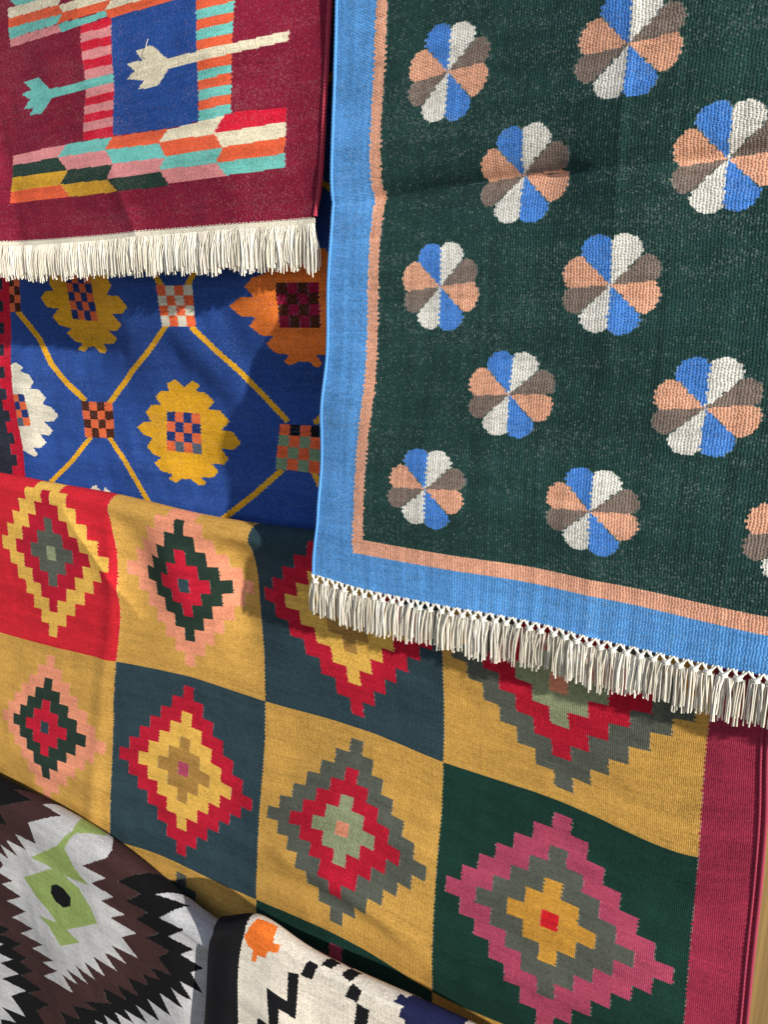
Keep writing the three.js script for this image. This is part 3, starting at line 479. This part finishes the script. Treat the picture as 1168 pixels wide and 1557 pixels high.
    R.px(Z1([[400, 492], [485, 400], [460, 320], [430, 240], [600, 360], [640, 425], [510, 415], [450, 520]]), 3, R.part('green_shape', mid));
    R.px(Z1([[360, 775], [400, 768], [450, 800], [500, 865], [498, 925], [450, 935], [390, 890], [360, 830]]), 2, R.part('black_eye', mid));
  },
});

// ---------------------------------------------------------------- 6. cream rug with a black border
const zB = zoom(280, 1360, 2.433), zC = zoom(440, 1420, 3.65);
const cream = makeRug({
  name: 'cream_rug', label: 'cream rug with black side border, black steps and an orange motif', back: '#2a2a2c', seed: 79, rib: 0.0019, weft: 0.0014, d: 0.625, tab: 0.72,
  u0: -0.795, u1: -0.02, v0: -1.5, v1: -0.926, fold: 0.014, drop: 0.10, sparkleFlecks: 0, bump: 0.0007, grid: 0.003,
  palette: ['#e4dac8', '#18181b', '#f0792e', '#22264a'],
  ctrl: [[-0.795, -0.885, 340, 1398], [-0.795, -0.96, 318, 1432], [-0.795, -1.15, 310, 1557], [-0.601, -0.885, 450, 1437], [-0.4333, -0.885, 600, 1503], [-0.3173, -0.885, 720, 1556], [-0.722, -0.93, 372, 1417], [-0.722, -1.1, 362, 1557]],
  anchors: [[-0.02, -0.885], [-0.02, -1.5], [-0.4, -1.5], [-0.795, -1.5, -0.84], [-0.4, -1.2]],
  relief(u, v) { return ruck(u, v, 101) * 0.8 + 0.006 * gauss(u + 0.63, 0.06) - 0.010 * (1 - smooth(-0.795, -0.74, u)); },
  paint(R) {
    const k = R.k; R.fill(0, R.part('field', 0, 'cream field'));
    R.uv([[-2 * k, -3 * k], [-0.722 * k, -3 * k], [-0.722 * k, 0], [-2 * k, 0]], 1, R.part('side_border', 0, 'black side border'));
    R.px(zB([[220, 152], [262, 112], [325, 140], [330, 185], [355, 195], [345, 215], [310, 210], [300, 235], [270, 225], [265, 250], [248, 245], [255, 205], [235, 190]]), 2, R.part('stepped_motif', 0, 'orange stepped motif'));
    R.px(zB([[305, 345], [380, 395], [385, 285], [425, 295], [412, 460], [350, 425], [345, 520], [315, 520]]), 1, R.part('zigzag', 0, 'black zigzag')); R.px(zB([[270, 455], [312, 482], [312, 560], [262, 560]]), 1, R.part('zigzag', 0, 'black zigzag'));
    for (const q of [[[95, 165], [150, 190], [125, 255], [60, 225]], [[185, 148], [245, 185], [215, 215], [160, 190]], [[275, 150], [325, 185], [300, 205], [250, 180]], [[300, 208], [365, 240], [330, 280], [275, 245]], [[340, 285], [400, 325], [375, 380], [308, 345]], [[375, 385], [445, 425], [425, 540], [355, 540]]]) R.px(zC(q), 1, R.part('black_step'));
    R.px(zC([[590, 355], [630, 375], [650, 345], [700, 360], [720, 335], [850, 375], [980, 445], [960, 480], [945, 600], [640, 600], [640, 475], [608, 460], [625, 410], [572, 390]]), 3, R.part('stepped_motif', 0, 'navy stepped motif'));
  },
});

// ---------------------------------------------------------------- fringes
{ // knotted tassels along the green rug's lower edge
  const A = new THREE.Vector3(), pitch = 0.0112; let u = green.u0 + 0.004, first = true;
  while (u < green.u1 - 0.002) {
    green.P(u, green.v0, A); const foot = A.clone().sub(green.base), j = (rnd() - 0.5) * 0.002;
    const kp = foot.clone().addScaledVector(EY, -0.0048 + j * 0.5).addScaledVector(N, 0.001).addScaledVector(EX, j), shapes = [], n = 16 + Math.floor(rnd() * 4);
    const sway = (rnd() - 0.5) * 0.22 + 0.05, len = 0.036 + rnd() * 0.006 + (first ? -0.003 : 0);
    for (let i = 0; i < n; i++) {
      const s = (i + 0.5) / n - 0.5, from = kp.clone().addScaledVector(EX, s * 0.0108).addScaledVector(N, (rnd() - 0.4) * 0.005).addScaledVector(EY, -0.001);
      const dir = new THREE.Vector3().addScaledVector(EX, s * 0.16 + (rnd() - 0.5) * 0.34 + sway * 0.4).addScaledVector(EY, -0.9).addScaledVector(N, 0.18 + rnd() * 0.25);
      const wild = rnd() < 0.03 ? 2.6 : 1;
      shapes.push(strand(from, dir, len * (0.80 + rnd() * 0.24), [(sway * 0.5 + (rnd() - 0.5) * 0.34) * wild, 0.12 + rnd() * 0.2, rnd() * 1.2], 0.0005 + rnd() * 0.00028));
    }
    const t = part('tassel', merge(shapes), COTTON[Math.floor(rnd() * 5)], green.root);
    const loops = [];
    for (const s of [-1, 1]) {   // crossed cords from the cloth to the knot
      const top = foot.clone().addScaledVector(EX, s * pitch * 0.5).addScaledVector(EY, 0.0018).addScaledVector(N, 0.0012);
      loops.push(tube([top, top.clone().lerp(kp, 0.4).addScaledVector(N, 0.0012), kp.clone().addScaledVector(EX, -s * 0.0012).addScaledVector(N, 0.0016)], 0.00095, 6));
      loops.push(tube([top.clone().addScaledVector(EX, -s * 0.003), kp.clone().addScaledVector(EX, s * 0.002).addScaledVector(N, 0.0012)], 0.0008, 6));
    }
    for (let i = 0; i < 3; i++) { const y = 0.0012 - i * 0.0014, w = 0.0030 - i * 0.0004, ring = []; for (let q = 0; q <= 8; q++) { const a2 = Math.PI * q / 8; ring.push(kp.clone().addScaledVector(EX, -Math.cos(a2) * w).addScaledVector(N, Math.sin(a2) * 0.0028).addScaledVector(EY, y + 0.0012 * Math.cos(a2) * (i & 1 ? 1 : -1))); } loops.push(tube(ring, 0.0011, 6)); }
    part('knot', merge(loops), COTTON[2], t);
    u += pitch * (0.95 + rnd() * 0.1); first = false;
  }
}
{ // crimson rug: a plain woven header band and loose bunches of warp
  const head = [], A = new THREE.Vector3(), hb = 0.0062;
  for (let i = 0; i < 5; i++) { const pts = []; for (let u = crimson.u0; u <= crimson.u1 + 1e-6; u += 0.002) { crimson.P(u, crimson.v0, A); pts.push(A.clone().sub(crimson.base).addScaledVector(EY, 0.0008 - i * hb / 5 + 0.0003 * Math.sin(u * 900 + i * Math.PI)).addScaledVector(N, -0.0008 + 0.0004 * Math.sin(u * 1300 + i * Math.PI))); } head.push(tube(pts, 0.0009, 6)); }
  part('header_band', merge(head), COTTON[0], crimson.root);
  const pitch = 0.0085; let u = crimson.u0 + 0.003;
  while (u < crimson.u1 - 0.001) {
    crimson.P(u, crimson.v0, A); const foot = A.clone().sub(crimson.base).addScaledVector(EY, -hb), shapes = [], n = 20, sway = (rnd() - 0.5) * 0.36, last = u > crimson.u1 - pitch * 1.1, len = (0.038 + rnd() * 0.008) * (last ? 1.15 : 1);
    for (let i = 0; i < n; i++) {
      const s = (i + 0.5) / n - 0.5, from = foot.clone().addScaledVector(EX, s * pitch).addScaledVector(N, (i % 3 - 1) * 0.0014).addScaledVector(EY, 0.001);
      const dir = new THREE.Vector3().addScaledVector(EX, (rnd() - 0.5) * 0.75 + sway * 0.5 - s * 0.2 + (last ? 0.35 : 0)).addScaledVector(EY, -1).addScaledVector(N, 0.12 + rnd() * 0.22);
      shapes.push(strand(from, dir, len * (0.84 + rnd() * 0.24), [sway * 0.45 - s * 0.2 + (rnd() - 0.5) * 0.6 + (last ? 0.12 : 0), 0.10 + rnd() * 0.2, rnd() * 1.4], 0.00045 + rnd() * 0.0003));
    }
    part('tassel', merge(shapes), COTTON[Math.floor(rnd() * 5)], crimson.root);
    u += pitch * (0.94 + rnd() * 0.12);
  }
}
// loose yarn ends
function yarn(rug, px, turns, len, colour) {
  const d = { green: 0.65 }, [u, v] = px, pts = [], A = new THREE.Vector3(); rug.P(u, v, A); A.sub(rug.base).addScaledVector(N, 0.0012);
  for (let i = 0; i <= 10; i++) { const t = i / 10; pts.push(A.clone().addScaledVector(EX, Math.sin(turns[0] + t * turns[1]) * len * 0.4).addScaledVector(EY, t * len * turns[2]).addScaledVector(N, 0.004 * Math.sin(Math.PI * t))); }
  part('loose_thread', merge([tube(pts, 0.00032, 5)]), M(colour), rug.root);
}
yarn(crimson, [-0.875 * crimson.k, 0.334 * crimson.k], [0, 2.2, 1], 0.016, '#e6dcc6');

// ---------------------------------------------------------------- rails that carry the rugs
for (const [rug, r, label] of [[green, 0.014, 'wooden rail that the dark green flower rug hangs over'], [crimson, 0.014, 'wooden rail that the crimson rug hangs over'], [blue, 0.014, 'wooden rail that the royal blue rug hangs over'], [checker, 0.020, 'wooden rail that the checkerboard rug is folded over'], [serrated, 0.022, 'wooden rail on posts under the grey serrated rug'], [cream, 0.014, 'wooden rail on posts under the cream rug']]) {
  const A = new THREE.Vector3(); let y = 9, d = 0;
  for (let i = 0; i <= 60; i++) { rug.P(rug.u0 + (rug.u1 - rug.u0) * i / 60, rug.vt, A).sub(EYE); y = Math.min(y, A.y); d = -A.dot(N) + r; }
  const e0 = rug.P(rug.u0, rug.vt, new THREE.Vector3()).sub(EYE).dot(EX), e1 = rug.P(rug.u1, rug.vt, new THREE.Vector3()).sub(EYE).dot(EX);
  const posts = rug === cream || rug === serrated, out = posts ? -0.01 : 0.06;
  rail(e0 - out, e1 + out, y, d, posts ? 0.008 : r - 0.006, label, posts);
}
renderer.render(scene, camera);
